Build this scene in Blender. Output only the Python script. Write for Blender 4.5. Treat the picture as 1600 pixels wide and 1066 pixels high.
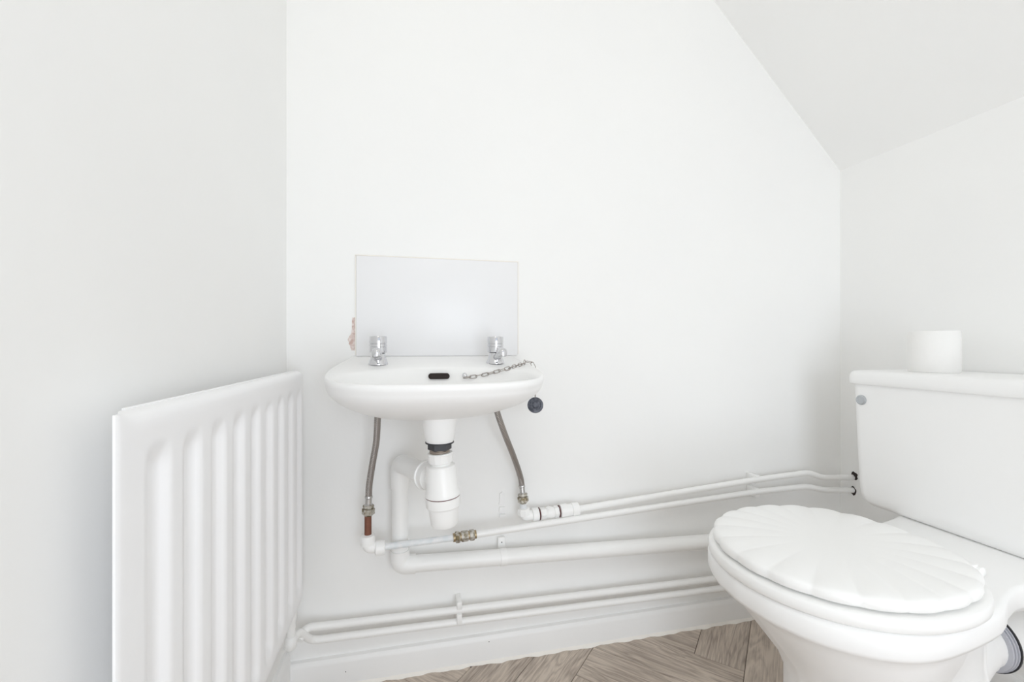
import bpy, bmesh, math, random
from mathutils import Vector, Matrix
random.seed(7)
for o in list(bpy.data.objects): bpy.data.objects.remove(o, do_unlink=True)
scene = bpy.context.scene
C = scene.collection
R = math.radians

# ---------------------------------------------------------------- camera, light, exposure
F_PX, HOR, YAW, CAM_H = 680.0, 538.0, R(12.8), 0.80
cam_d = bpy.data.cameras.new('camera'); cam = bpy.data.objects.new('camera', cam_d); C.objects.link(cam)
cam.location = (0, 0, CAM_H); cam.rotation_euler = (R(90), 0, -YAW)
cam_d.sensor_width = 36; cam_d.lens = 36 * F_PX / 1600; cam_d.shift_y = (HOR - 533) / 1600; cam_d.clip_start = .01
scene.camera = cam
scene.view_settings.view_transform = 'Standard'; scene.view_settings.look = 'None'
scene.view_settings.gamma = 1; scene.view_settings.use_curve_mapping = False
scene.view_settings.exposure = 0.01
world = bpy.data.worlds.new('world'); scene.world = world; world.use_nodes = True
world.node_tree.nodes['Background'].inputs[0].default_value = (.82, .9, 1, 1)
world.node_tree.nodes['Background'].inputs[1].default_value = 1.0
def area(name, loc, rot, sx, sy, power, col, shape='RECTANGLE'):
    l = bpy.data.lights.new(name, 'AREA'); l.shape = shape; l.size = sx; l.size_y = sy; l.energy = power; l.color = col
    o = bpy.data.objects.new(name, l); C.objects.link(o); o.location = loc; o.rotation_euler = rot
    return o
area('doorway_fill', (.42, -1.11, .63), (R(90), 0, 0), .86, 1.22, 11.0, (.90, .945, 1))   # cool fill added low in the unseen doorway to brighten the lower room
top_fill = bpy.data.lights.new('overhead_fill', 'POINT'); top_fill.energy = 3.0; top_fill.color = (1, .95, .86); top_fill.shadow_soft_size = .14  # unseen warm point light, added overhead to even out the wall brightness
po = bpy.data.objects.new('overhead_fill', top_fill); C.objects.link(po); po.location = (.0, -.15, 1.8)
scene.cycles.max_bounces = 16; scene.cycles.diffuse_bounces = 12

# ---------------------------------------------------------------- geometry helpers
D, XL, XR, YF, ZC, ZS = 1.095, -.285, 1.297, -1.10, 2.40, 1.34    # room: back, left, right, front, ceiling, eaves
def ray(x, y):
    a = (x - 800) / F_PX; b = -(y - HOR) / F_PX
    return Vector((math.sin(YAW) + a * math.cos(YAW), math.cos(YAW) - a * math.sin(YAW), b))
def onY(x, y, Y): r = ray(x, y); return Vector((0, 0, CAM_H)) + r * (Y / r.y)
def onX(x, y, X): r = ray(x, y); return Vector((0, 0, CAM_H)) + r * (X / r.x)
def onZ(x, y, Z): r = ray(x, y); return Vector((0, 0, CAM_H)) + r * ((Z - CAM_H) / r.z)

ORG = {}
def tag(o, label=None, cat=None, group=None, kind=None):
    if label: o['label'] = label
    if cat: o['category'] = cat
    if group: o['group'] = group
    if kind: o['kind'] = kind
    return o
def thing(name, loc, label, cat, group=None, kind=None):
    o = bpy.data.objects.new(name, None); C.objects.link(o); o.location = loc; o.empty_display_size = .03
    ORG[o.name] = Vector(loc)
    return tag(o, label, cat, group, kind)
def obj(name, bm, m, parent=None, smooth=True, ang=40, loc=None):
    """link a bmesh given in world coordinates as one mesh object"""
    bmesh.ops.recalc_face_normals(bm, faces=bm.faces)
    org = ORG[parent.name] if parent else Vector(loc if loc else (0, 0, 0))
    bmesh.ops.translate(bm, verts=bm.verts, vec=-org)
    me = bpy.data.meshes.new(name); bm.to_mesh(me); bm.free()
    if smooth:
        me.polygons.foreach_set('use_smooth', [True] * len(me.polygons))
        me.set_sharp_from_angle(angle=R(ang))
    me.materials.append(m)
    o = bpy.data.objects.new(name, me); C.objects.link(o)
    if parent: o.parent = parent
    else: o.location = org
    ORG[o.name] = org
    return o
def box(bm, x0, x1, y0, y1, z0, z1, bev=0, seg=2):
    r = bmesh.ops.create_cube(bm, size=1)
    for v in r['verts']:
        v.co = Vector((x0 + (v.co.x + .5) * (x1 - x0), y0 + (v.co.y + .5) * (y1 - y0), z0 + (v.co.z + .5) * (z1 - z0)))
    if bev:
        es = list({e for v in r['verts'] for e in v.link_edges})
        bmesh.ops.bevel(bm, geom=es, offset=bev, segments=seg, affect='EDGES', profile=.5)
    return bm
def frame_of(t, prev=None):
    t = t.normalized()
    if prev is None:
        up = Vector((0, 0, 1)) if abs(t.z) < .9 else Vector((0, 1, 0))
        n = t.cross(up).normalized()
    else:
        n = (prev - t * prev.dot(t))
        n = n.normalized() if n.length > 1e-6 else t.orthogonal().normalized()
    return n, t.cross(n).normalized()
def loft(bm, rings, cap0=True, cap1=True, closed=True):
    vs = [[bm.verts.new(p) for p in r] for r in rings]
    for a, b in zip(vs, vs[1:]):
        n = len(a)
        for i in range(n if closed else n - 1):
            j = (i + 1) % n
            try: bm.faces.new((a[i], a[j], b[j], b[i]))
            except ValueError: pass
    if cap0: bm.faces.new(vs[0][::-1])
    if cap1: bm.faces.new(vs[-1])
    return vs
def tube(bm, pts, rad, n=20, cap=True):
    pts = [Vector(p) for p in pts]; rings = []; nrm = None
    rad = rad if isinstance(rad, (list, tuple)) else [rad] * len(pts)
    for i, p in enumerate(pts):
        t = (pts[min(i + 1, len(pts) - 1)] - pts[max(i - 1, 0)])
        nrm, b = frame_of(t, nrm)
        rings.append([p + (nrm * math.cos(2 * math.pi * k / n) + b * math.sin(2 * math.pi * k / n)) * rad[i] for k in range(n)])
    loft(bm, rings, cap, cap)
    return bm
def lathe(bm, a, b, prof, n=32, flat=None):
    """revolve (distance along a->b in metres, radius) around the axis; flat=k makes a k-sided nut"""
    a, b = Vector(a), Vector(b); t = (b - a).normalized(); u, v = frame_of(t)
    if flat: n = flat
    loft(bm, [[a + t * d + (u * math.cos(2 * math.pi * k / n) + v * math.sin(2 * math.pi * k / n)) * max(r, 1e-4) for k in range(n)] for d, r in prof])
    return bm
def bend(pts, rad, seg=8):
    """round the corners of a polyline"""
    pts = [Vector(p) for p in pts]; out = [pts[0]]
    for p0, p, p1 in zip(pts, pts[1:], pts[2:]):
        a = (p0 - p); b = (p1 - p); r = min(rad, a.length * .49, b.length * .49)
        s = p + a.normalized() * r; e = p + b.normalized() * r
        for k in range(seg + 1):
            q = k / seg
            out.append(s * (1 - q) ** 2 + p * 2 * q * (1 - q) + e * q * q)
    out.append(pts[-1]); return out
def spline(ctrl, per=8, closed=False):
    P = [Vector(c) for c in ctrl]; n = len(P); out = []
    for i in range(n if closed else n - 1):
        g = lambda k: P[k % n] if closed else P[max(0, min(n - 1, k))]
        p0, p1, p2, p3 = g(i - 1), g(i), g(i + 1), g(i + 2)
        for k in range(per):
            t = k / per
            out.append(.5 * ((2 * p1) + (p2 - p0) * t + (2 * p0 - 5 * p1 + 4 * p2 - p3) * t * t + (3 * p1 - p0 - 3 * p2 + p3) * t ** 3))
    if not closed: out.append(P[-1])
    return out
def sst(a, b, x): t = max(0, min(1, (x - a) / (b - a))); return t * t * (3 - 2 * t)

# ---------------------------------------------------------------- materials
def mat(name, col, rough=.5, metal=0, coat=0, bump=0, bscale=200, var=None, vscale=8, spec=None):
    m = bpy.data.materials.new(name); m.use_nodes = True; nt = m.node_tree; b = nt.nodes['Principled BSDF']
    b.inputs['Base Color'].default_value = (*col, 1); b.inputs['Roughness'].default_value = rough; b.inputs['Metallic'].default_value = metal
    b.inputs['Coat Weight'].default_value = coat; b.inputs['Coat Roughness'].default_value = .05
    if spec is not None: b.inputs['Specular IOR Level'].default_value = spec
    tc = nt.nodes.new('ShaderNodeTexCoord')
    if var:
        n = nt.nodes.new('ShaderNodeTexNoise'); n.inputs['Scale'].default_value = vscale; n.inputs['Detail'].default_value = 5
        r = nt.nodes.new('ShaderNodeValToRGB'); r.color_ramp.elements[0].position = .38; r.color_ramp.elements[1].position = .62
        r.color_ramp.elements[0].color = (*col, 1); r.color_ramp.elements[1].color = (*var, 1)
        nt.links.new(tc.outputs['Object'], n.inputs['Vector']); nt.links.new(n.outputs['Fac'], r.inputs[0]); nt.links.new(r.outputs[0], b.inputs['Base Color'])
    if bump:
        n = nt.nodes.new('ShaderNodeTexNoise'); n.inputs['Scale'].default_value = bscale; n.inputs['Detail'].default_value = 3
        u = nt.nodes.new('ShaderNodeBump'); u.inputs['Strength'].default_value = bump; u.inputs['Distance'].default_value = .002
        nt.links.new(tc.outputs['Object'], n.inputs['Vector']); nt.links.new(n.outputs['Fac'], u.inputs['Height']); nt.links.new(u.outputs[0], b.inputs['Normal'])
    return m
WALL = mat('wall_paint', (.90, .90, .89), .75, bump=.12, bscale=90, var=(.89, .89, .882), vscale=3)
TRIM = mat('trim_paint', (.88, .88, .875), .4, bump=.1, bscale=60)
CAULK = mat('sealant', (.86, .83, .78), .6, bump=.5, bscale=150)
CER = mat('white_ceramic', (.92, .92, .915), .34, spec=.3)
PLAS = mat('white_plastic', (.92, .92, .91), .3)
PVC = mat('white_waste_plastic', (.90, .90, .89), .35, bump=.05, bscale=120)
PAINT = mat('pipe_gloss_paint', (.90, .90, .89), .35, bump=.25, bscale=90)
PIPEP = mat('patchy_pipe_paint', (.84, .85, .86), .45, bump=.6, bscale=130, var=(.74, .78, .80), vscale=60)
RADP = mat('radiator_enamel', (.92, .92, .93), .3)
SPL = mat('glossy_splashback', (.845, .845, .855), .22, spec=.22)
CHROME = mat('chrome', (.69, .69, .71), .07, 1)
STEEL = mat('dull_steel', (.55, .54, .53), .3, 1)
BRASS = mat('painted_brass', (.20, .16, .09), .5, .6, var=(.62, .60, .56), vscale=90)
BRASST = mat('tarnished_brass', (.34, .27, .17), .4, .9, var=(.42, .33, .2), vscale=90)
DULLB = mat('dull_threaded_brass', (.36, .31, .27), .45, .8)
COPPER = mat('bare_copper', (.27, .115, .075), .5, .6, var=(.21, .09, .06), vscale=60)
BLACK = mat('black_plastic', (.03, .03, .035), .4)
RUBBER = mat('dark_rubber', (.055, .06, .08), .45, var=(.14, .15, .18), vscale=150)
HOLE = mat('dark_hole', (.03, .022, .02), .9)
REDW = mat('dark_red_washer', (.12, .03, .03), .6)
PAPER = mat('tissue_paper', (.88, .875, .86), .9, bump=.3, bscale=160)
CARD = mat('brown_card', (.42, .25, .18), .9)
PLASTER = mat('bare_plaster', (.58, .43, .39), .95, bump=.8, bscale=220, var=(.78, .70, .67), vscale=130)
GREYC = mat('grey_cap', (.50, .52, .54), .35, .5)
CHAINM = mat('tarnished_chain', (.36, .32, .29), .35, .8)
SEAL = mat('grey_seal', (.52, .53, .58), .5)

HOSE = mat('braided_hose', (.36, .33, .31), .38, .75)
nt = HOSE.node_tree; tc = nt.nodes.new('ShaderNodeTexCoord'); wv = nt.nodes.new('ShaderNodeTexWave'); wv.inputs['Scale'].default_value = 160
wv.bands_direction = 'DIAGONAL'; bu = nt.nodes.new('ShaderNodeBump'); bu.inputs['Strength'].default_value = .6; bu.inputs['Distance'].default_value = .001
nt.links.new(tc.outputs['Object'], wv.inputs['Vector']); nt.links.new(wv.outputs['Fac'], bu.inputs['Height']); nt.links.new(bu.outputs[0], nt.nodes['Principled BSDF'].inputs['Normal'])

WOOD = bpy.data.materials.new('grey_oak_plank'); WOOD.use_nodes = True
nt = WOOD.node_tree; N = nt.nodes.new; L = nt.links.new; b = nt.nodes['Principled BSDF']; b.inputs['Roughness'].default_value = .45
tc = N('ShaderNodeTexCoord'); oi = N('ShaderNodeObjectInfo')
off = N('ShaderNodeVectorMath'); off.operation = 'SCALE'; off.inputs[0].default_value = (7.3, 3.1, 5.7); L(oi.outputs['Random'], off.inputs['Scale'])
add = N('ShaderNodeVectorMath'); L(tc.outputs['Object'], add.inputs[0]); L(off.outputs[0], add.inputs[1])
mp = N('ShaderNodeMapping'); mp.inputs['Scale'].default_value = (1.6, 13, 1); L(add.outputs[0], mp.inputs[0])
n1 = N('ShaderNodeTexNoise'); n1.inputs['Scale'].default_value = 1.6; n1.inputs['Detail'].default_value = 4; n1.inputs['Distortion'].default_value = .6; L(mp.outputs[0], n1.inputs['Vector'])
mul = N('ShaderNodeMath'); mul.operation = 'MULTIPLY'; mul.inputs[1].default_value = 18; L(n1.outputs['Fac'], mul.inputs[0])
frc = N('ShaderNodeMath'); frc.operation = 'PINGPONG'; frc.inputs[1].default_value = 1; L(mul.outputs[0], frc.inputs[0])
mp2 = N('ShaderNodeMapping'); mp2.inputs['Scale'].default_value = (14, 300, 1); L(add.outputs[0], mp2.inputs[0])
n2 = N('ShaderNodeTexNoise'); n2.inputs['Scale'].default_value = 1; n2.inputs['Detail'].default_value = 4; L(mp2.outputs[0], n2.inputs['Vector'])
mp3 = N('ShaderNodeMapping'); mp3.inputs['Scale'].default_value = (3, 9, 1); L(add.outputs[0], mp3.inputs[0])
n3 = N('ShaderNodeTexNoise'); n3.inputs['Scale'].default_value = 1.3; n3.inputs['Detail'].default_value = 2; L(mp3.outputs[0], n3.inputs['Vector'])
def mth(op, a, bb):
    k = N('ShaderNodeMath'); k.operation = op
    for i, q in enumerate((a, bb)):
        if isinstance(q, (int, float)): k.inputs[i].default_value = q
        else: L(q, k.inputs[i])
    return k.outputs[0]
fac = mth('ADD', mth('ADD', mth('MULTIPLY', frc.outputs[0], .24), mth('MULTIPLY', n2.outputs['Fac'], .62)), mth('ADD', mth('MULTIPLY', n3.outputs['Fac'], .55), mth('MULTIPLY', oi.outputs['Random'], .16)))
rp = N('ShaderNodeValToRGB'); rp.color_ramp.elements[0].position = .40; rp.color_ramp.elements[1].position = .95
rp.color_ramp.elements[0].color = (.19, .145, .118, 1); rp.color_ramp.elements[1].color = (.62, .535, .455, 1)
L(fac, rp.inputs[0]); L(rp.outputs[0], b.inputs['Base Color'])
bu = N('ShaderNodeBump'); bu.inputs['Strength'].default_value = .15; bu.inputs['Distance'].default_value = .001; L(n2.outputs['Fac'], bu.inputs['Height']); L(bu.outputs[0], b.inputs['Normal'])
JOINT = mat('floor_joint', (.12, .10, .09), .8)

# ---------------------------------------------------------------- the room
T = .10
def struct(o, label, cat): return tag(o, label, cat, kind='structure')
floor = struct(obj('floor', box(bmesh.new(), XL - T, XR + T, YF - T, D + T, -.12, -.003), JOINT, smooth=False), 'grey oak effect floor of herringbone planks', 'floor')
def prism_y(pts, y0, y1):
    bm = bmesh.new(); a = [bm.verts.new((x, y0, z)) for x, z in pts]; c = [bm.verts.new((x, y1, z)) for x, z in pts]
    n = len(pts); bm.faces.new(a[::-1]); bm.faces.new(c)
    for i in range(n): bm.faces.new((a[i], a[(i + 1) % n], c[(i + 1) % n], c[i]))
    return bm
wall_back = struct(obj('wall_back', prism_y([(XL - T, -.12), (XR + T, -.12), (XR + T, ZC + T), (XL - T, ZC + T)], D, D + T), WALL, smooth=False), 'plain white painted wall behind the basin and pipes', 'wall')
struct(obj('wall_left', prism_y([(XL - T, -.003), (XL, -.003), (XL, ZC), (XL - T, ZC)], YF, D), WALL, smooth=False), 'plain white painted wall beside the radiator', 'wall')
wall_right = struct(obj('wall_right', prism_y([(XR, -.003), (XR + T, -.003), (XR + T, ZS), (XR, ZS)], YF, D), WALL, smooth=False), 'low white wall behind the toilet below the sloping ceiling', 'wall')
XS = XR - (ZC - ZS)
struct(obj('ceiling', prism_y([(XL - T, ZC), (XS, ZC), (XR, ZS), (XR + T, ZS), (XR + T, ZS + .12), (XS + .1, ZC + .12), (XL - T, ZC + .12)], YF, D), WALL, smooth=False), 'white ceiling sloping down to the wall above the toilet', 'ceiling')
bm = bmesh.new(); WX0, WX1, WZ1 = -.02, .86, 1.80
for r in ((XL - T, WX0, -.003, ZC), (WX1, XR + T, -.003, ZC), (WX0, WX1, WZ1, ZC)): box(bm, r[0], r[1], YF - T, YF, r[2], r[3])
struct(obj('wall_front', bm, WALL, smooth=False), 'white painted wall with a doorway opposite the basin', 'wall')
bm = bmesh.new()
for r in ((WX0 - .06, WX0, 0, WZ1 + .06), (WX1, WX1 + .06, 0, WZ1 + .06), (WX0, WX1, WZ1, WZ1 + .06)): box(bm, r[0], r[1], YF, YF + .015, r[2], r[3])
struct(obj('trim_1', bm, TRIM, smooth=False), 'white architrave around the doorway opposite the basin', 'trim')

# herringbone planks, W x 4W, at 45 degrees to the walls
W, LEN, S2 = .115, .46, math.sqrt(.5)
U0, V0 = 1.203, .0856
def clip(poly, f):
    out = []
    for i in range(len(poly)):
        p, q = poly[i], poly[(i + 1) % len(poly)]; a, c = f(p), f(q)
        if a >= 0: out.append(p)
        if a * c < 0: out.append(p + (q - p) * (a / (a - c)))
    return out
def plank(u0, u1, v0, v1, along_u):
    g = .0006; uv = [(u0 + g, v0 + g), (u1 - g, v0 + g), (u1 - g, v1 - g), (u0 + g, v1 - g)]
    poly = [Vector(((u - v) * S2, (u + v) * S2)) for u, v in uv]
    for f in (lambda p: p.x - (XL + .012), lambda p: XR - .012 - p.x, lambda p: p.y - (YF + .001), lambda p: D - .015 - p.y):
        poly = clip(poly, f)
        if len(poly) < 3: return
    c = sum(poly, Vector((0, 0))) / len(poly)
    ar = sum(poly[i].x * poly[(i + 1) % len(poly)].y - poly[(i + 1) % len(poly)].x * poly[i].y for i in range(len(poly))) / 2
    if abs(ar) < .0004: return
    th = R(45) if along_u else R(135); co, si = math.cos(-th), math.sin(-th)
    loc = [Vector(((p - c).x * co - (p - c).y * si, (p - c).x * si + (p - c).y * co)) for p in poly]
    bm = bmesh.new()
    top = [bm.verts.new((p.x - math.copysign(.0008, p.x), p.y - math.copysign(.0008, p.y), 0)) for p in loc]
    mid = [bm.verts.new((p.x, p.y, -.001)) for p in loc]; bot = [bm.verts.new((p.x, p.y, -.003)) for p in loc]
    bm.faces.new(top); n = len(loc)
    for A, B in ((top, mid), (mid, bot)):
        for i in range(n): bm.faces.new((A[i], B[i], B[(i + 1) % n], A[(i + 1) % n]))
    me = bpy.data.meshes.new('plank'); bmesh.ops.recalc_face_normals(bm, faces=bm.faces); bm.to_mesh(me); bm.free(); me.materials.append(WOOD)
    o = bpy.data.objects.new('plank', me); C.objects.link(o); o.location = (c.x, c.y, 0); o.rotation_euler.z = th; o.parent = floor
for k in range(-22, 14):
    for j in range(-4, 4):
        du = 2 * LEN * j
        plank(U0 + k * W + du, U0 + k * W + LEN + du, V0 + k * W, V0 + (k + 1) * W, True)
        plank(U0 + (k - 1) * W + du, U0 + k * W + du, V0 + k * W, V0 + k * W + LEN, False)

# baseboards
def board(bm, p0, p1, nrm, h, t):
    """skirting from p0 to p1 along a wall; nrm points into the room"""
    p0, p1, nrm = Vector(p0), Vector(p1), Vector(nrm); rings = []
    for p in (p0, p1):
        rings.append([p + nrm * d + Vector((0, 0, z)) for d, z in ((0, 0), (t, 0), (t, h - .012), (t - .002, h - .006), (t - .006, h - .001), (0, h))])
    loft(bm, rings); return bm
bbk = struct(obj('baseboard_back', board(bmesh.new(), (XL, D, 0), (XR, D, 0), (0, -1, 0), .066, .016), TRIM, ang=25), 'white skirting board under the heating pipes', 'baseboard')
bm = bmesh.new(); rings = []
for i in range(161):
    x = XL + .02 + i * (XR - XL - .04) / 160
    w = .006 + .0035 * math.sin(x * 37) * math.sin(x * 91 + 1) + random.uniform(-.0008, .0008); y = D - .0155
    rings.append([Vector((x, y, .0)), Vector((x, y - w, .0002)), Vector((x, y - w * .7, .003)), Vector((x, y, .007))])
loft(bm, rings); obj('sealant_bead', bm, CAULK, bbk)
struct(obj('baseboard_left', board(bmesh.new(), (XL, YF, 0), (XL, D - .016, 0), (1, 0, 0), .10, .012), TRIM, ang=25), 'white skirting board below the radiator', 'baseboard')
struct(obj('baseboard_right', board(bmesh.new(), (XR, YF, 0), (XR, D - .016, 0), (-1, 0, 0), .071, .013), TRIM, ang=25), 'white skirting board behind the toilet', 'baseboard')

# bare plaster where paint came away beside the splashback, and old paint lumps below
def patch(name, px, depth, m, par, jit=.0012, Y=D):
    bm = bmesh.new(); pts = []
    P = [onY(x, y, Y) for x, y in px]
    for i in range(len(P)):
        for t in (0, .33, .66):
            q = P[i].lerp(P[(i + 1) % len(P)], t); pts.append(q + Vector((random.uniform(-jit, jit), 0, random.uniform(-jit, jit))))
    a = [bm.verts.new(p + Vector((0, -depth, 0))) for p in pts]; c = [bm.verts.new(p + Vector((0, .002, 0))) for p in pts]
    bm.faces.new(a); n = len(pts)
    for i in range(n): bm.faces.new((a[i], a[(i + 1) % n], c[(i + 1) % n], c[i]))
    return obj(name, bm, m, par, smooth=False)
patch('bare_plaster_patch', [(550, 496), (558, 496), (558, 548), (550, 547), (545, 538), (544, 530), (549, 520)], .0006, PLASTER, wall_back)
patch('paint_ridge', [(780, 771), (784, 768), (789, 772), (788, 789), (780, 789)], .004, TRIM, wall_back)
patch('paint_ridge', [(780, 792), (788, 791), (788, 802), (780, 801)], .004, TRIM, wall_back)
patch('paint_ridge', [(780, 803), (789, 803), (788, 808), (780, 808)], .005, TRIM, wall_back, .0006)
bm = bmesh.new(); tube(bm, [onY(814, 624, D - .0006), onY(823, 612, D - .0006)], .0006, 6); obj('grey_wall_line', bm, GREYC, wall_back)  # short thin grey line on the wall beside the basin
for hx, hy in ((1335, 744), (1333, 767)):
    hp = onX(hx, hy, XR); bm = bmesh.new()
    loft(bm, [[hp + Vector((dx, (.0125 + .0025 * math.sin(3 * k + hx)) * math.cos(2 * math.pi * k / 14) * .8, (.0125 + .0025 * math.sin(2 * k + hx)) * math.sin(2 * math.pi * k / 14))) for k in range(14)] for dx in (-.001, .002)])
    obj('pipe_hole', bm, HOLE, wall_right)

# ---------------------------------------------------------------- radiator on the left wall
RX, RY0, RY1, RZ0, RZ1 = -.235, .417, 1.028, .238, .742
rad = thing('radiator', (RX - .02, .72, RZ0), 'white fluted panel radiator on the wall left of the basin', 'radiator')
bm = bmesh.new(); PITCH, G0 = .0650, .478
ys = [RY0 + .0, RY0 + .002, RY0 + .006] + [RY0 + .012 + i * (RY1 - RY0 - .024) / 132 for i in range(133)] + [RY1 - .006, RY1 - .002, RY1]
zs = [RZ0, RZ0 + .003, RZ0 + .01, RZ0 + .02] + [RZ0 + .028 + .004 * i for i in range(10)] + [RZ0 + .1 + i * .05 for i in range(7)] + [RZ1 - .082 + .004 * i for i in range(14)] + [RZ1 - .02, RZ1 - .012, RZ1 - .006, RZ1 - .002, RZ1]
def groove(y):
    s = (y - G0) / PITCH; k = round(s)
    if k < 0 or k > 8: return 0
    d = abs(s - k) * PITCH
    return 1 - sst(.008, .021, d)
rows = []
for z in zs:
    row = []
    for y in ys:
        e = sst(RZ0 + .028, RZ0 + .058, z) * (1 - sst(RZ1 - .062, RZ1 - .032, z))
        x = RX - .010 * groove(y) * e
        tz = max(0, z - (RZ1 - .012)) / .012; x -= .012 * sst(RY0, RY0 + .03, y) * (1 - math.sqrt(max(0, 1 - tz * tz)))
        bz = max(0, RZ0 + .012 - z) / .012; x -= .010 * (1 - math.sqrt(max(0, 1 - bz * bz)))
        ey = max(0, RY0 + .006 - y, y - RY1 + .006) / .006; x -= .0015 * (1 - math.sqrt(max(0, 1 - min(1, ey) ** 2)))
        row.append(bm.verts.new((x, y, z)))
    rows.append(row)
for a, c in zip(rows, rows[1:]):
    for i in range(len(ys) - 1): bm.faces.new((a[i], a[i + 1], c[i + 1], c[i]))
res = bmesh.ops.extrude_face_region(bm, geom=list(bm.faces))
for v in [g for g in res['geom'] if isinstance(g, bmesh.types.BMVert)]:
    e = min(v.co.y - RY0, RY1 - v.co.y, v.co.z - RZ0, RZ1 - v.co.z)
    v.co.x = min(RX - .003 - .019 * sst(.006, .035, e), v.co.x - .002)
obj('front_panel', bm, RADP, rad, ang=50)
bm = box(bmesh.new(), RX - .0165, RX - .0125, RY0 + .034, RY1 - .006, RZ1 - .010, RZ1 + .0015, .001); obj('top_seam', bm, RADP, rad)
for y in (.55, .89):
    bm = bmesh.new(); box(bm, XL, RX - .021, y - .012, y + .012, RZ0 + .06, RZ1 - .06, .002); obj('wall_bracket', bm, RADP, rad)
TY = 1.0
bm = bmesh.new(); lathe(bm, (-.252, TY, RZ0 + .012), (-.252, TY, .19), [(0, .011), (.008, .012), (.03, .012), (.036, .010), (.05, .010)], 16); obj('valve_body', bm, PAINT, rad)

# ---------------------------------------------------------------- heating pipes along the skirting
YH = D - .028
tp = thing('heating_pipe', (.4, YH, .13), 'upper of the two thin white heating pipes above the skirting', 'pipe', 'heating pipes along the skirting')
a, c = onY(500, 979, YH), onY(1140, 902, YH); d = (c - a) / (c.x - a.x)
bm = bmesh.new(); tube(bm, bend([onY(467, 1001, 1.035), onY(478, 981, YH - .01), a + d * .02, a + d * (XR - .002 - a.x)], .02), .0085); obj('pipe_run', bm, PAINT, tp)
lp = thing('heating_pipe', (.4, YH, .10), 'lower of the two thin white heating pipes, just above the skirting', 'pipe', 'heating pipes along the skirting')
a2, c2 = onY(480, 1002, YH), onY(1140, 918, YH); d2 = (c2 - a2) / (c2.x - a2.x)
e = onY(461, 1004, 1.0)
bm = bmesh.new(); tube(bm, bend([(-.252, TY, .2), (-.252, TY, e.z), (-.245, 1.03, e.z + .004), a2 + d2 * .01, a2 + d2 * (XR - .002 - a2.x)], .018), .0085); obj('pipe_run', bm, PAINT, lp)
bm = bmesh.new(); lathe(bm, (-.252, TY, e.z - .012), (-.252, TY, .2), [(0, .009), (.004, .012), (.022, .012), (.026, .009)], 16); obj('elbow_joint', bm, PAINT, lp)
def small_clip(x, y0, y1, par):
    p, q = onY(x, y0, YH - .01), onY(x, y1, YH - .01); bm = bmesh.new()
    box(bm, p.x - .006, p.x + .006, YH - .0115, D, q.z, p.z, .0015); return obj('pipe_clip', bm, PAINT, par)
small_clip(718, 941, 953, tp); small_clip(718, 961, 976, lp)

# ---------------------------------------------------------------- hot and cold supply pipes
YP = D - .034
def sup(x, y, Y=YP): return onY(x, y, Y)
def scd(x, y): return onY(x, y, 1.027 + (YP - 1.027) * max(0, min(1, (x - 600) / 580)))
cold = thing('supply_pipe', (.4, YP, .33), 'thin white supply pipe with bare copper stub and brass coupling', 'pipe')
p0, p1, p2 = scd(598, 855), scd(712, 840), scd(1180, 769)
kx = scd(1262, 760); end = Vector((XR - .001, 1.058, .364))
bm = bmesh.new(); tube(bm, bend([p1, p2, kx, onY(1285, 766, 1.048), onX(1333, 766, XR + .002)], .02), .0082); obj('pipe_run', bm, PAINT, cold)
bm = bmesh.new(); tube(bm, [p0, p1], .0075); obj('pipe_run', bm, PIPEP, cold)
st0, st1 = scd(575, 842), scd(575, 800)
bm = bmesh.new(); tube(bm, [st0, st1], .0077); tag(obj('copper_stub', bm, COPPER, cold), 'bare copper pipe stub')
dn = scd(575, 852)
bm = bmesh.new(); tube(bm, bend([scd(574.5, 842), Vector((dn.x, dn.y, dn.z - .006)), Vector((dn.x + .03, dn.y, dn.z - .006))], .012), .0125)
obj('push_fit_elbow', bm, PLAS, cold)
q = scd(574.5, 851)
bm = bmesh.new(); lathe(bm, q, scd(574.5, 836), [(0, .0125), (.001, .0155), (.016, .016), (.021, .0150), (.023, .0085)], 28); obj('elbow_collar', bm, PLAS, cold)
q0, q1 = scd(588, 857), scd(600, 855.5)
bm = bmesh.new(); lathe(bm, q0, q1, [(-.003, .012), (0, .0165), (.014, .0165), (.019, .015), (.020, .008)], 28); obj('elbow_collar', bm, PLAS, cold)
for xa, xb, r in ((711, 719, .0132), (720, 732, .0125), (733, 741.5, .0125)):
    A, B = scd(xa, 840 - (xa - 712) * .15), scd(xb, 840 - (xb - 712) * .15); l = (B - A).length
    bm = bmesh.new(); lathe(bm, A, B, [(0, r * .75), (.001, r * .94), (l * .25, r), (l * .75, r), (l - .001, r * .94), (l, r * .75)], flat=6)
    obj('coupling_nut', bm, BRASS, cold, ang=25)
A, B = scd(708, 840.5), scd(744, 835); bm = bmesh.new(); tube(bm, [A, B], .0098); obj('coupling_core', bm, BRASST, cold)

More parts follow.
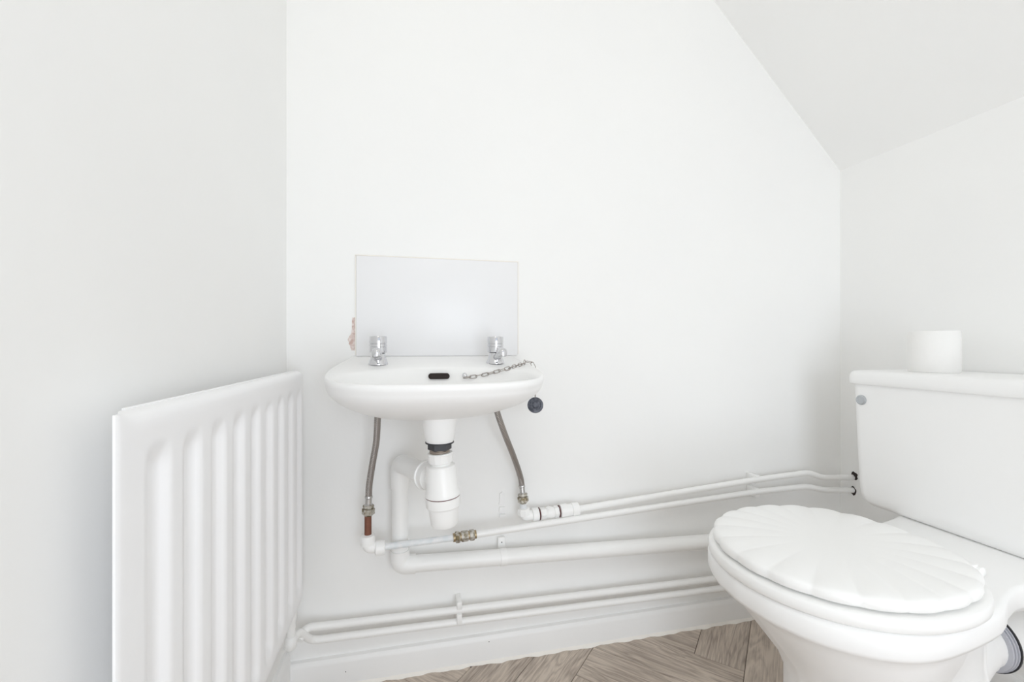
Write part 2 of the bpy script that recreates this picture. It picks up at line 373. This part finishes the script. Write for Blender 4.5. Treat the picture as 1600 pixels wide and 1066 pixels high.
hot = thing('supply_pipe', (.7, YP, .38), 'thin white supply pipe with push fit coupling and valve under the right tap', 'pipe')
h0, h1, h2 = sup(822, 804), sup(905, 795), sup(1180, 750)
bm = bmesh.new(); tube(bm, bend([sup(895, 797), h2, sup(1264, 738.5), onY(1285, 747, 1.048), onX(1333, 746, XR + .002)], .02), .0082); obj('pipe_run', bm, PAINT, hot)
up = sup(817, 782)
bm = bmesh.new(); tube(bm, [sup(818, 800), sup(816.5, 779)], .0085); obj('riser_stub', bm, PIPEP, hot)
bm = bmesh.new(); tube(bm, bend([sup(818.5, 799), sup(820, 806), sup(834, 804.5)], .012), .0125); obj('elbow', bm, PLAS, hot)
bm = bmesh.new(); lathe(bm, sup(819, 805), sup(818, 792), [(0, .012), (.002, .0165), (.012, .0165), (.018, .014), (.019, .008)], flat=8); obj('elbow_collar', bm, PLAS, hot, ang=25)
def seg(name, xa, xb, prof, m=PLAS, flat=None, n=28):
    f = lambda x: 804.5 - (x - 832) * .128
    A, B = sup(xa, f(xa)), sup(xb, f(xb)); l = (B - A).length; bm = bmesh.new()
    lathe(bm, A, B, [(t * l, r) for t, r in prof], n, flat); return obj(name, bm, m, hot, ang=30)
seg('elbow_collar', 831, 842, [(0, .012), (.05, .0165), (.9, .0165), (1, .010)])
seg('washer', 842, 842.9, [(0, .0158), (1, .0158)], REDW)
seg('valve_nut', 843, 853, [(0, .011), (.1, .0145), (.9, .0145), (1, .011)], flat=6)
v = seg('valve_body', 852, 866, [(0, .0115), (.2, .0135), (.5, .0145), (.8, .0135), (1, .0115)])
A = sup(857, 798); bm = bmesh.new(); lathe(bm, A + Vector((0, 0, .0)), A + Vector((0, -.002, .02)), [(0, .007), (.008, .0075), (.010, .005)], 16); obj('valve_spindle', bm, PLAS, v)
seg('valve_nut', 865, 873, [(0, .011), (.1, .0150), (.9, .0150), (1, .011)], flat=6)
seg('washer', 873, 873.7, [(0, .0150), (1, .0150)], REDW)
seg('push_fit_coupling', 874, 905, [(0, .012), (.04, .0165), (.36, .0175), (.38, .0155), (.60, .0155), (.62, .0175), (.94, .0165), (1, .010)])
def wall_clip(x, y0, y1, par):
    p, q = sup(x, y0), sup(x, y1); bm = bmesh.new(); box(bm, p.x - .008, p.x + .008, YP - .003, D, q.z, p.z, .003); obj('pipe_clip', bm, PAINT, par)
wall_clip(1183, 743, 756, hot); wall_clip(1183, 763, 778, cold)

# ---------------------------------------------------------------- basin
BX = .052
basin = thing('wash_basin', (BX, D - .002, .64), 'white ceramic wash basin hung on the wall below the splashback', 'basin')
half = [(0, .722), (.055, .725), (.11, .738), (.158, .768), (.193, .815), (.214, .872), (.222, .93), (.220, .985), (.212, 1.03), (.202, 1.065), (.196, D)]
hs = spline([(x, y, 0) for x, y in half], 5)
back = [Vector((.196 - i * .392 / 16, D, 0)) for i in range(1, 16)]
OUT = [Vector((BX + p.x, p.y, 0)) for p in hs] + [Vector((BX + p.x, p.y, 0)) for p in back] + [Vector((BX - p.x, p.y, 0)) for p in hs[::-1][:-1]]
NB = len(OUT)
def zl(y): return .7335 + .0375 * max(0, (y - .72) / .373) ** 2.2
ICX, ICY = BX, .858
INN = []
for p in OUT:                                  # inner bowl outline seen along the same spokes
    a = math.atan2((p.y - ICY) / .115, (p.x - ICX) / .186)
    ca, sa = math.cos(a), math.sin(a); ex = 2 / 2.3
    INN.append(Vector((ICX + .186 * math.copysign(abs(ca) ** ex, ca), ICY + .115 * math.copysign(abs(sa) ** ex, sa), 0)))
rings = []
def outer(s, z, keep=0):
    cen = Vector((BX, .97, 0)); r = []
    for p in OUT:
        q = cen + (p - cen) * s
        if p.y > 1.05: q.y = D - (D - p.y) * s - (1 - s) * .04
        r.append(Vector((q.x - .03 * (1 - s), min(q.y, D - .0005), z(p) if callable(z) else z)))
    return r
for k in range(16):                            # smooth quarter-oval underside
    t = 1 - k / 15.5; rings.append(outer(.12 + .868 * (1 - t ** 1.9) ** .62, .7205 - .077 * t))
rings.append(outer(.996, lambda p: zl(p.y) - .012)); rings.append(outer(1, lambda p: zl(p.y) - .006)); rings.append(outer(.994, lambda p: zl(p.y) - .0015)); rings.append(outer(.982, lambda p: zl(p.y)))
def inner(s, dz=None, z=None):
    r = []
    for p in INN:
        q = Vector((ICX, ICY, 0)) + (p - Vector((ICX, ICY, 0))) * s; q.z = z if z is not None else zl(q.y) + dz; r.append(q)
    return r
rings.append([a.lerp(b, .5) for a, b in zip(rings[-1], inner(1.06, 0))])
for q in rings[-1]: q.z = zl(q.y)
for s, dz in ((1.05, 0), (1.02, -.002), (1.0, -.007), (.985, -.016)): rings.append(inner(s, dz))
for s, z in ((.93, .708), (.82, .690), (.64, .677), (.45, .669), (.27, .664), (.14, .662)): rings.append(inner(s, None, z))
bm = bmesh.new(); loft(bm, rings); bowl = obj('bowl', bm, CER, basin, ang=75)
DX, DY = onY(687, 690, .88).x, .88
bm = bmesh.new(); lathe(bm, (DX, DY, .655), (DX, DY, .6), [(0, .034), (.012, .0335), (.030, .031), (.044, .029), (.049, .027), (.050, .012)], 40); obj('outlet_boss', bm, CER, basin)
bm = bmesh.new(); lathe(bm, (DX, DY, .661), (DX, DY, .67), [(0, .024), (.002, .0235), (.003, .018)], 32); obj('drain_ring', bm, CHROME, basin)
# overflow slot on the sloping rear wall of the bowl: a dark pill set just proud of the ceramic
op = onY(686, 588, .966); bm = bmesh.new(); pill = []
for k in range(24):
    a = 2 * math.pi * k / 24; sx = math.copysign(.0165, math.cos(a)) if abs(math.cos(a)) > 1e-6 else 0
    pill.append((sx + .0065 * math.cos(a), .0065 * math.sin(a)))
loft(bm, [[Vector((op.x + x * s, op.y + .006 - dy - .35 * z * s * 0, op.z + z * s)) for x, z in pill] for s, dy in ((1, 0), (1, .008), (.9, .0085))])
obj('overflow_slot', bm, HOLE, basin)

# splashback
spl = thing('splashback', (.065, D, .771), 'glossy white rectangular splashback panel on the wall above the basin', 'splashback')
s0, s1, s2 = onY(557, 400, D), onY(808, 410, D), onY(557, 557, D)
bm = box(bmesh.new(), s0.x, s1.x, D - .006, D - .0005, zl(1.09) + .001, s0.z, .0012); obj('panel', bm, SPL, spl)
bm = bmesh.new(); box(bm, s0.x - .003, s0.x - .0002, D - .004, D - .0003, zl(1.09) + .004, s0.z, .0008); box(bm, s0.x - .003, s1.x + .003, D - .004, D - .0003, s0.z + .0002, s0.z + .003, .0008); box(bm, s1.x + .0002, s1.x + .003, D - .004, D - .0003, zl(1.09) + .004, s0.z, .0008)
obj('sealant_edge', bm, CAULK, spl)

# taps
def make_tap(x, dirv, label):
    Y = 1.012; z0 = zl(Y) - .0012
    t = thing('basin_tap', (x, Y, z0), label, 'tap', 'pillar taps on the basin'); o = Vector((x, Y, z0))
    bm = bmesh.new(); lathe(bm, o, o + Vector((0, 0, 1)), [(0, .0215), (.003, .0215), (.005, .0205), (.013, .0175), (.020, .0160), (.025, .0150)], 36); obj('body', bm, CHROME, t)
    bm = bmesh.new(); lathe(bm, o + Vector((0, 0, .024)), o + Vector((0, 0, 1)), [(0, .0145), (.003, .0145)], 28); obj('gap_ring', bm, BLACK, t)
    bm = bmesh.new(); lathe(bm, o + Vector((0, 0, .0265)), o + Vector((0, 0, 1)), [(0, .0175), (.001, .0190), (.012, .0190), (.0128, .0182), (.0138, .0182), (.0146, .0190), (.019, .0190), (.0198, .0182), (.0208, .0182), (.0216, .0190), (.035, .0190), (.037, .0180), (.038, .010)], 40)
    obj('handle', bm, CHROME, t, ang=30)
    d = Vector(dirv).normalized()
    pts = spline([o + d * .008 + Vector((0, 0, .013)), o + d * .025 + Vector((0, 0, .019)), o + d * .042 + Vector((0, 0, .027)), o + d * .054 + Vector((0, 0, .030))], 6)
    bm = bmesh.new(); tube(bm, pts, [.0095 - .001 * math.sin(math.pi * i / (len(pts) - 1)) for i in range(len(pts))], 24); sp = obj('spout', bm, CHROME, t)
    c = o + d * .056 + Vector((0, 0, .0375))
    bm = bmesh.new(); lathe(bm, c, c + Vector((0, 0, -1)), [(-.001, .001), (.0005, .006), (.003, .0092), (.007, .0110), (.0115, .0112), (.018, .0105)], 28); no = obj('nozzle', bm, CHROME, t)
    bm = bmesh.new(); lathe(bm, c + Vector((0, 0, -.0178)), c + Vector((0, 0, -1)), [(0, .0088), (.001, .0088)], 20); obj('nozzle_opening', bm, BLACK, t)
make_tap(onY(591, 572, 1.012).x, (.02, -1, 0), 'chrome pillar tap on the left of the basin, away from the chain')
make_tap(onY(774, 568, 1.012).x, (.10, -1, 0), 'chrome pillar tap on the right of the basin, beside the plug chain')

# plug and chain
plug = thing('plug_and_chain', (.275, .985, .655), 'dark rubber plug hanging on a thin metal chain over the basin rim', 'plug')
def link_mesh():
    bm = bmesh.new(); pts = []
    for k in range(14):
        a = 2 * math.pi * k / 14; pts.append(Vector((.0040 * math.cos(a) + math.copysign(.0046, math.cos(a)), .0036 * math.sin(a), 0)))
    n = 6; rings = []
    for i, p in enumerate(pts):
        t = (pts[(i + 1) % 14] - pts[i - 1]).normalized(); u = Vector((0, 0, 1)); v = t.cross(u)
        rings.append([p + (u * math.cos(2 * math.pi * k / n) + v * math.sin(2 * math.pi * k / n)) * .0008 for k in range(n)])
    loft(bm, rings + [rings[0]], False, False); bmesh.ops.remove_doubles(bm, verts=bm.verts, dist=1e-6); bmesh.ops.recalc_face_normals(bm, faces=bm.faces)
    me = bpy.data.meshes.new('chain_link'); bm.to_mesh(me); bm.free(); me.materials.append(CHAINM); me.polygons.foreach_set('use_smooth', [True] * len(me.polygons)); return me
LM = link_mesh()
rim = Vector((BX + .212, 1.0, zl(1.0) + .003))
def lay(x, y, Y):
    def hit(p): return p.z < zl(p.y) + .0035 and (abs(p.x - ICX) / .186) ** 2.3 + (abs(p.y - ICY) / .115) ** 2.3 > .95
    while Y > .80 and hit(onY(x, y, Y)): Y -= .002
    return onY(x, y, Y)
path = spline([onY(730, 590, .958), lay(745, 588, .960), lay(760, 585, .963), lay(775, 581, .968), lay(790, 577, .972), lay(805, 572, .98), lay(818, 568, .99), rim + Vector((-.006, -.004, .002)), rim + Vector((.008, 0, 0)), rim + Vector((.0155, -.003, -.010)), rim + Vector((.0165, -.008, -.03)), rim + Vector((.016, -.014, -.05)), rim + Vector((.015, -.018, -.084))], 10)
acc = 0; step = .0137; nxt = 0; i = 0
for p, q in zip(path, path[1:]):
    l = (q - p).length
    while acc + l >= nxt:
        c = p.lerp(q, (nxt - acc) / l); t = (q - p).normalized(); u, v = frame_of(t)
        if abs(t.z) < .9: u, v = v, u
        ang = R(25) if i % 2 == 0 else R(110)
        n = u * math.cos(ang) + v * math.sin(ang)
        M = Matrix((t, n.cross(t) if False else t.cross(n) * -1, n)).transposed()
        o = bpy.data.objects.new('chain_link', LM); C.objects.link(o); o.parent = plug
        o.matrix_local = Matrix.Translation(c - ORG[plug.name]) @ M.to_4x4(); nxt += step; i += 1
    acc += l
bm = bmesh.new(); s = onY(726, 587, .966); lathe(bm, s + Vector((0, .004, .001)), s + Vector((0, -1, -.1)), [(0, .0055), (.005, .0055), (.008, .0035), (.012, .0035), (.014, .0045), (.016, .002)], 20); obj('chain_stay', bm, CHROME, plug)
e = path[-1]; ax = Vector((-.15, -.62, .2)).normalized(); c = e + Vector((0, 0, -.016))
bm = bmesh.new(); lathe(bm, c - ax * .009, c + ax, [(0, .0135), (.001, .0150), (.010, .0180), (.012, .0185), (.0150, .0185), (.0160, .0175), (.0165, .0130), (.0145, .0120), (.0145, .0075), (.0165, .0065), (.0170, .001)], 32); obj('plug', bm, RUBBER, plug)
bm = bmesh.new(); tube(bm, [c + Vector((math.cos(a) * .004, 0, math.sin(a) * .005 + .014)) for a in [2 * math.pi * k / 16 for k in range(17)]], .0009, 8); obj('plug_ring', bm, STEEL, plug)

# flexible hoses
def hose(pts, label, m=BRASS):
    P = spline(pts, 10); t = thing('flexible_hose', P[-1], label, 'hose', 'flexible tap hoses under the basin')
    bm = bmesh.new(); tube(bm, P, .0072, 20); obj('braided_sleeve', bm, HOSE, t)
    e = P[-1]; d = (P[-1] - P[-4]).normalized()
    bm = bmesh.new(); lathe(bm, e - d * .006, e + d, [(0, .0078), (.0015, .0085), (.0045, .0085), (.006, .0070), (.018, .0070), (.020, .0098), (.022, .0098)], 24); obj('ferrule', bm, STEEL, t)
    a = e + d * .0135
    bm = bmesh.new(); lathe(bm, a, a + d, [(0, .010), (.002, .0122), (.006, .0122), (.007, .0105), (.008, .0105), (.009, .0140), (.021, .0140), (.024, .010), (.026, .008)], flat=6); obj('nut', bm, m, t, ang=25)
hose([(-.076, 1.012, .66), onY(590, 655, 1.012), onY(588, 690, 1.02), onY(582, 725, 1.027), onY(577, 758, 1.027), onY(576, 779, 1.027)], 'grey braided flexible hose leading down to the bare copper stub')
hose([(.190, 1.012, .66), onY(778, 648, 1.012), onY(790, 682, 1.022), onY(803, 715, 1.042), onY(813, 745, YP), onY(815.5, 762, YP)], 'grey braided flexible hose leading to the white valve on the right')

# bottle trap
trap = thing('bottle_trap', (DX, DY, .44), 'white plastic bottle trap under the basin outlet', 'trap')
ox = Vector((DX, DY, 0)); dx2 = Vector((.05, 0, -1)).normalized()
def part(name, z, prof, m, par, flat=None, n=40, ang=30, tilt=0):
    bm = bmesh.new(); a = ox + Vector((tilt * (.6 - z), 0, z)); lathe(bm, a, a + Vector((tilt, 0, -1)), prof, n, flat); return obj(name, bm, m, par, ang=ang)
TL = .06
part('waste_washer', .6065, [(0, .026), (.001, .0285), (.003, .0285), (.004, .02)], BLACK, trap)
part('black_backnut', .603, [(0, .0235), (.012, .0235), (.0135, .021)], BLACK, trap, flat=6)
part('threaded_tail', .592, [(0, .0200), (.002, .0200), (.003, .0192), (.004, .0200), (.006, .0200), (.007, .0192), (.008, .0200), (.010, .0200), (.011, .0192), (.012, .0185), (.02, .0185)], DULLB, trap)
part('top_nut', .5845, [(0, .0195), (.0005, .0245), (.003, .0260), (.006, .0250), (.019, .0245), (.022, .021)], PLAS, trap, n=12, tilt=TL, ang=20)
part('neck', .568, [(0, .0195), (.014, .0195)], PLAS, trap, tilt=TL)
body = part('body', .561, [(0, .018), (.002, .0275), (.004, .0290), (.050, .0315), (.054, .0335), (.059, .0345), (.0625, .0345)], PLAS, trap, tilt=TL)
part('red_washer', .4990, [(0, .0338), (.0022, .0338)], REDW, trap, tilt=TL)
part('cup_collar', .4970, [(0, .0335), (.001, .0350), (.018, .0345), (.021, .0330), (.0215, .029)], PLAS, trap, n=36, tilt=TL, ang=15)
part('cup', .4765, [(0, .0300), (.002, .0300), (.034, .0270), (.038, .0245), (.0405, .018), (.041, .001)], PLAS, trap, tilt=TL)
# outlet towards the waste pipe
VW = onY(625, 760, 1.060); oz = .525
A = Vector((DX + TL * .08, DY, oz)); B = Vector((VW.x, 1.060, oz - .004)); dd = (B - A).normalized(); LN = (B - A).length
bm = bmesh.new(); lathe(bm, A, B, [(.02, .0190), (.062, .0190)], 32); obj('outlet_spigot', bm, PLAS, trap)
bm = bmesh.new(); lathe(bm, A + dd * .040, B, [(0, .020), (.001, .0285), (.020, .0285), (.021, .0315), (.026, .0315), (.027, .0285), (.034, .0270), (.036, .021)], 20); obj('outlet_nut', bm, PLAS, trap, ang=20)

# waste pipe
waste = thing('waste_pipe', (VW.x, 1.060, .26), 'thick white waste pipe running from the bottle trap along the wall', 'pipe')
w1 = onY(1115, 846, 1.060); w0 = onY(640, 881.5, 1.060); dw = (w1 - w0) / (w1.x - w0.x)
cor = w0 + dw * (VW.x - w0.x)
bm = bmesh.new(); tube(bm, [VW + Vector((0, 0, .0)), cor + Vector((0, 0, .02))], .0192, 28); obj('vertical_pipe', bm, PVC, waste)
bm = bmesh.new(); tube(bm, [cor + dw * .02, cor + dw * (XR - .003 - cor.x)], .0192, 28); obj('horizontal_pipe', bm, PVC, waste)
bm = bmesh.new(); tube(bm, bend([A + dd * .068, B, Vector((VW.x, 1.060, .462))], .026, 10), .0218, 28); obj('upper_elbow', bm, PVC, waste)
bm = bmesh.new(); tube(bm, bend([cor + Vector((0, 0, .036)), cor, cor + dw * .036], .026, 10), .0218, 28); obj('lower_elbow', bm, PVC, waste)
cp = onY(786, 872, 1.060); cw = cor + dw * (cp.x - cor.x)
bm = bmesh.new(); tube(bm, [cw - dw * .008, cw + dw * .008], .0205, 28)
cl = obj('pipe_clip', bm, PLAS, waste)
bm = bmesh.new(); tz = onY(783, 838, D - .004); box(bm, tz.x - .010, tz.x + .010, D - .012, D - .0002, cw.z + .01, tz.z, .004); obj('clip_tab', bm, PLAS, cl)
bm = bmesh.new(); lathe(bm, (tz.x, D - .0125, tz.z - .012), (tz.x, D, tz.z - .012), [(0, .0015), (.002, .0015)], 10); obj('screw_hole', bm, HOLE, cl)

# ---------------------------------------------------------------- toilet
TYC = .638
toilet = thing('toilet', (.85, TYC, 0), 'white close coupled toilet with closed shell patterned lid', 'toilet')
def closed_outline(h, per=6):
    s = spline([(x, w, 0) for x, w in h], per)
    up = [Vector((p.x, TYC + max(p.y, 0), 0)) for p in s]; dn = [Vector((p.x, TYC - max(p.y, 0), 0)) for p in s[::-1][1:-1]]
    return up + dn
# pan: sections from the floor up, all with the same number of points
def sect(x0, xm, wm, xw, ww, xb, wb, z):
    h = [(x0, 0), (x0 + (xm - x0) * .06, wm * .36), (x0 + (xm - x0) * .25, wm * .70), (x0 + (xm - x0) * .58, wm * .935), (xm, wm), (xm + (xw - xm) * .5, wm * .68 + ww * .32), (xm + (xw - xm) * .75, wm * .25 + ww * .75), (xw, ww), (xw + (xb - xw) * .6, (ww + wb) * .5), (xb - .012, wb), (xb - .001, wb * .9), (xb, 0)]
    o = closed_outline(h)
    for p in o: p.z = z
    return o
secs = [sect(.655, .80, .118, .93, .105, 1.06, .095, .0), sect(.655, .80, .118, .93, .105, 1.06, .095, .012), sect(.668, .80, .108, .92, .095, 1.04, .085, .03), sect(.672, .79, .100, .90, .085, 1.01, .075, .12), sect(.672, .79, .100, .90, .085, 1.00, .075, .19), sect(.660, .77, .110, .90, .085, 1.00, .07, .225),
        sect(.632, .75, .132, .91, .090, 1.00, .07, .262), sect(.602, .74, .153, .91, .10, 1.00, .075, .30), sect(.576, .73, .162, .92, .11, 1.02, .085, .332), sect(.558, .725, .170, .93, .12, 1.05, .105, .352),
        sect(.548, .72, .176, .97, .117, 1.10, .14, .3585), sect(.538, .72, .184, .985, .124, 1.135, .160, .362), sect(.534, .72, .187, .985, .127, 1.14, .164, .370), sect(.534, .72, .187, .985, .127, 1.14, .164, .392), sect(.537, .72, .184, .985, .125, 1.138, .161, .3985), sect(.545, .72, .176, .985, .119, 1.13, .152, .401)]
bm = bmesh.new(); loft(bm, secs); obj('pan', bm, CER, toilet, ang=60)
# outlet bulge behind the bowl, part of the pan casting
bm = bmesh.new(); tube(bm, spline([(.80, TYC - .02, .20), (.88, TYC - .02, .16), (.95, TYC, .17), (1.0, TYC, .20), (1.04, TYC, .215), (1.06, TYC, .217)], 6), [.085 - .03 * sst(0, 30, i) for i in range(31)], 28); obj('trapway', bm, CER, toilet)
# seat and lid share an oval
def lid_r(th, ext=0):
    # polar outline around (.735, TYC); back edge flattened
    c, s = math.cos(th), math.sin(th)
    a = .196; bb = .187
    n = 2.25 if c > 0 else 2.05
    r = (abs(c / (a + ext)) ** n + abs(s / (bb + ext)) ** n) ** (-1 / n)
    return r
LCX = .731
def ringp(k, n, f, z, ext=0): 
    th = 2 * math.pi * k / n; r = lid_r(th, ext) * f; return Vector((LCX + r * math.cos(th), TYC + r * math.sin(th), z))
n = 120; bm = bmesh.new()
loft(bm, [[ringp(k, n, f, z, .004) for k in range(n)] for f, z in ((.55, .4015), (.985, .4015), (.998, .405), (1.0, .411), (.997, .4175), (.985, .4215), (.95, .4225), (.62, .4215), (.55, .417), (.55, .4015))], False, False); obj('seat', bm, PLAS, toilet, ang=60)
# shell lid
NL = 20; n = NL * 16; bm = bmesh.new(); rings = []
def lobe(k): return abs(math.sin(NL / 2 * 2 * math.pi * (k + 4) / n)) ** .8      # 0 in the valleys, 1 on the ribs
def lidring(f, z, zl_, ed): 
    out = []; cc, ss = math.cos(R(3)), math.sin(R(3))          # the lid sits slightly askew on its hinges
    for k in range(n):
        p = ringp(k, n, f * (1 - ed * (1 - lobe(k))), z - zl_ * (1 - lobe(k)), -.003); u, v = p.x - LCX, p.y - TYC
        out.append(Vector((LCX + u * cc - v * ss, TYC + u * ss + v * cc, p.z)))
    return out
ZB = .4260
for f, z, q, ed in ((.90, ZB, 0, 0), (.975, ZB, 0, .012), (.993, ZB + .0025, 0, .018), (1.0, ZB + .007, 0, .02), (.998, ZB + .011, .0006, .02), (.990, ZB + .0145, .0012, .018), (.975, ZB + .0172, .0020, .012), (.95, ZB + .0192, .0028, .006), (.90, ZB + .0208, .0031, 0), (.80, ZB + .0222, .0024, 0), (.68, ZB + .0232, .0013, 0), (.55, ZB + .0238, .0005, 0), (.40, ZB + .0240, .0001, 0), (.2, ZB + .0241, .0, 0), (.05, ZB + .0241, 0, 0)): rings.append(lidring(f, z, q, ed))
loft(bm, rings); lid = obj('lid', bm, PLAS, toilet, ang=60)
for s in (-1, 1):
    bm = bmesh.new(); lathe(bm, (.945, TYC + s * .078 - .016, .411), (.945, TYC + s * .078 + .1, .411), [(0, .007), (.001, .0085), (.031, .0085), (.032, .007)], 20); box(bm, .918, .945, TYC + s * .078 - .010, TYC + s * .078 + .010, .4005, .4225, .002); obj('hinge', bm, PLAS, toilet)
# cistern
CXF, CY0, CY1 = 1.097, .382, .898
bm = bmesh.new(); rings = []
for z, ins, xf in ((.4035, .075, 1.13), (.4015, .052, 1.112), (.404, .036, 1.101), (.413, .022, 1.097), (.428, .0155, 1.097), (.46, .012, 1.097), (.58, .006, 1.097), (.704, 0, 1.097)):
    y0, y1, x1 = CY0 + ins, CY1 - ins, XR - .004; r = .02; pts = []
    for cx, cy, a0 in ((x1 - .004, y1 - .004, 0), (xf + r, y1 - r, 90), (xf + r, y0 + r, 180), (x1 - .004, y0 + .004, 270)):
        rr = .004 if cx > xf + .05 else r
        for k in range(7): a = R(a0 + 15 * k); pts.append(Vector((cx + rr * math.cos(a), cy + rr * math.sin(a), z)))
    rings.append(pts)
loft(bm, rings); cis = obj('cistern', bm, CER, toilet, ang=50)
bm = bmesh.new(); rings = []
for z, g in ((.6995, .001), (.6995, .006), (.702, .008), (.712, .0085), (.722, .008), (.729, .0055), (.7325, .001), (.7335, -.006), (.7345, -.05)):
    y0, y1, x0, x1 = CY0 - g, CY1 + g, CXF - g, XR - .004; r = .022; pts = []
    for cx, cy, a0, rr in ((x1 - .003, y1 - .003, 0, .003), (x0 + r, y1 - r, 90, r), (x0 + r, y0 + r, 180, r), (x1 - .003, y0 + .003, 270, .003)):
        for k in range(7): a = R(a0 + 15 * k); pts.append(Vector((cx + rr * math.cos(a), cy + rr * math.sin(a), z)))
    rings.append(pts)
loft(bm, rings); obj('cistern_lid', bm, CER, cis, ang=50)
cp = onX(1346, 625, CXF)
bm = bmesh.new(); lathe(bm, cp + Vector((.004, 0, 0)), cp + Vector((-1, 0, 0)), [(0, .0125), (.004, .0125), (.007, .0118), (.0085, .0095), (.0085, .0085), (.0078, .008), (.0078, .001)], 28); tag(obj('lever_hole_cap', bm, GREYC, cis), 'round grey cap over the lever hole')
# pan connector to the soil outlet in the wall
con = thing('pan_connector', (1.11, TYC, .16), 'white ribbed soil pipe connector between toilet pan and wall', 'connector')
def cyl(name, x0, x1, prof, m, par, n=40):
    bm = bmesh.new(); lathe(bm, (x0, TYC, .218), (x1, TYC, .218), prof, n); return obj(name, bm, m, par, ang=30)
cyl('sleeve', 1.035, 1.3, [(0, .050), (.003, .0525), (.028, .0525), (.030, .0500), (.06, .0500), (.25, .0500)], PLAS, con)
cyl('sealing_ring', 1.086, 1.3, [(0, .0505), (.001, .0565), (.0045, .0565), (.005, .0540), (.0065, .0540), (.007, .0575), (.0105, .0575), (.011, .055), (.0125, .055), (.013, .0585), (.016, .0585), (.0165, .0505)], SEAL, con)
cyl('rubber_lip', 1.1025, 1.3, [(0, .051), (.0005, .0605), (.0035, .0605), (.004, .051)], BLACK, con)

# toilet roll standing on the cistern lid
zr = .7347; rc = Vector((1.195, .779, zr))
roll = thing('toilet_roll', rc, 'white toilet roll standing on the cistern lid', 'toilet roll')
bm = bmesh.new(); prof = [(0, .021), (0, .0445), (.002, .046), (.094, .046), (.096, .0445), (.096, .021)]
loft(bm, [[rc + Vector((r * math.cos(2 * math.pi * k / 48), r * math.sin(2 * math.pi * k / 48), z)) for k in range(48)] for z, r in prof + [prof[0]]], False, False); obj('paper', bm, PAPER, roll)
bm = bmesh.new(); prof = [(0.0002, .0195), (0.0002, .0208), (.0955, .0208), (.0955, .0195)]
loft(bm, [[rc + Vector((r * math.cos(2 * math.pi * k / 32), r * math.sin(2 * math.pi * k / 32), z)) for k in range(32)] for z, r in prof + [prof[0]]], False, False); obj('card_tube', bm, CARD, roll)

# small nail marks on the skirting
for x, y in ((540, 1050), (764, 1003)):
    p = onY(x, y, D - .016); bm = bmesh.new(); lathe(bm, p + Vector((0, .001, 0)), p - Vector((0, 1, 0)), [(0, .0012), (.0013, .0012)], 8); obj('nail_mark', bm, HOLE, bbk)
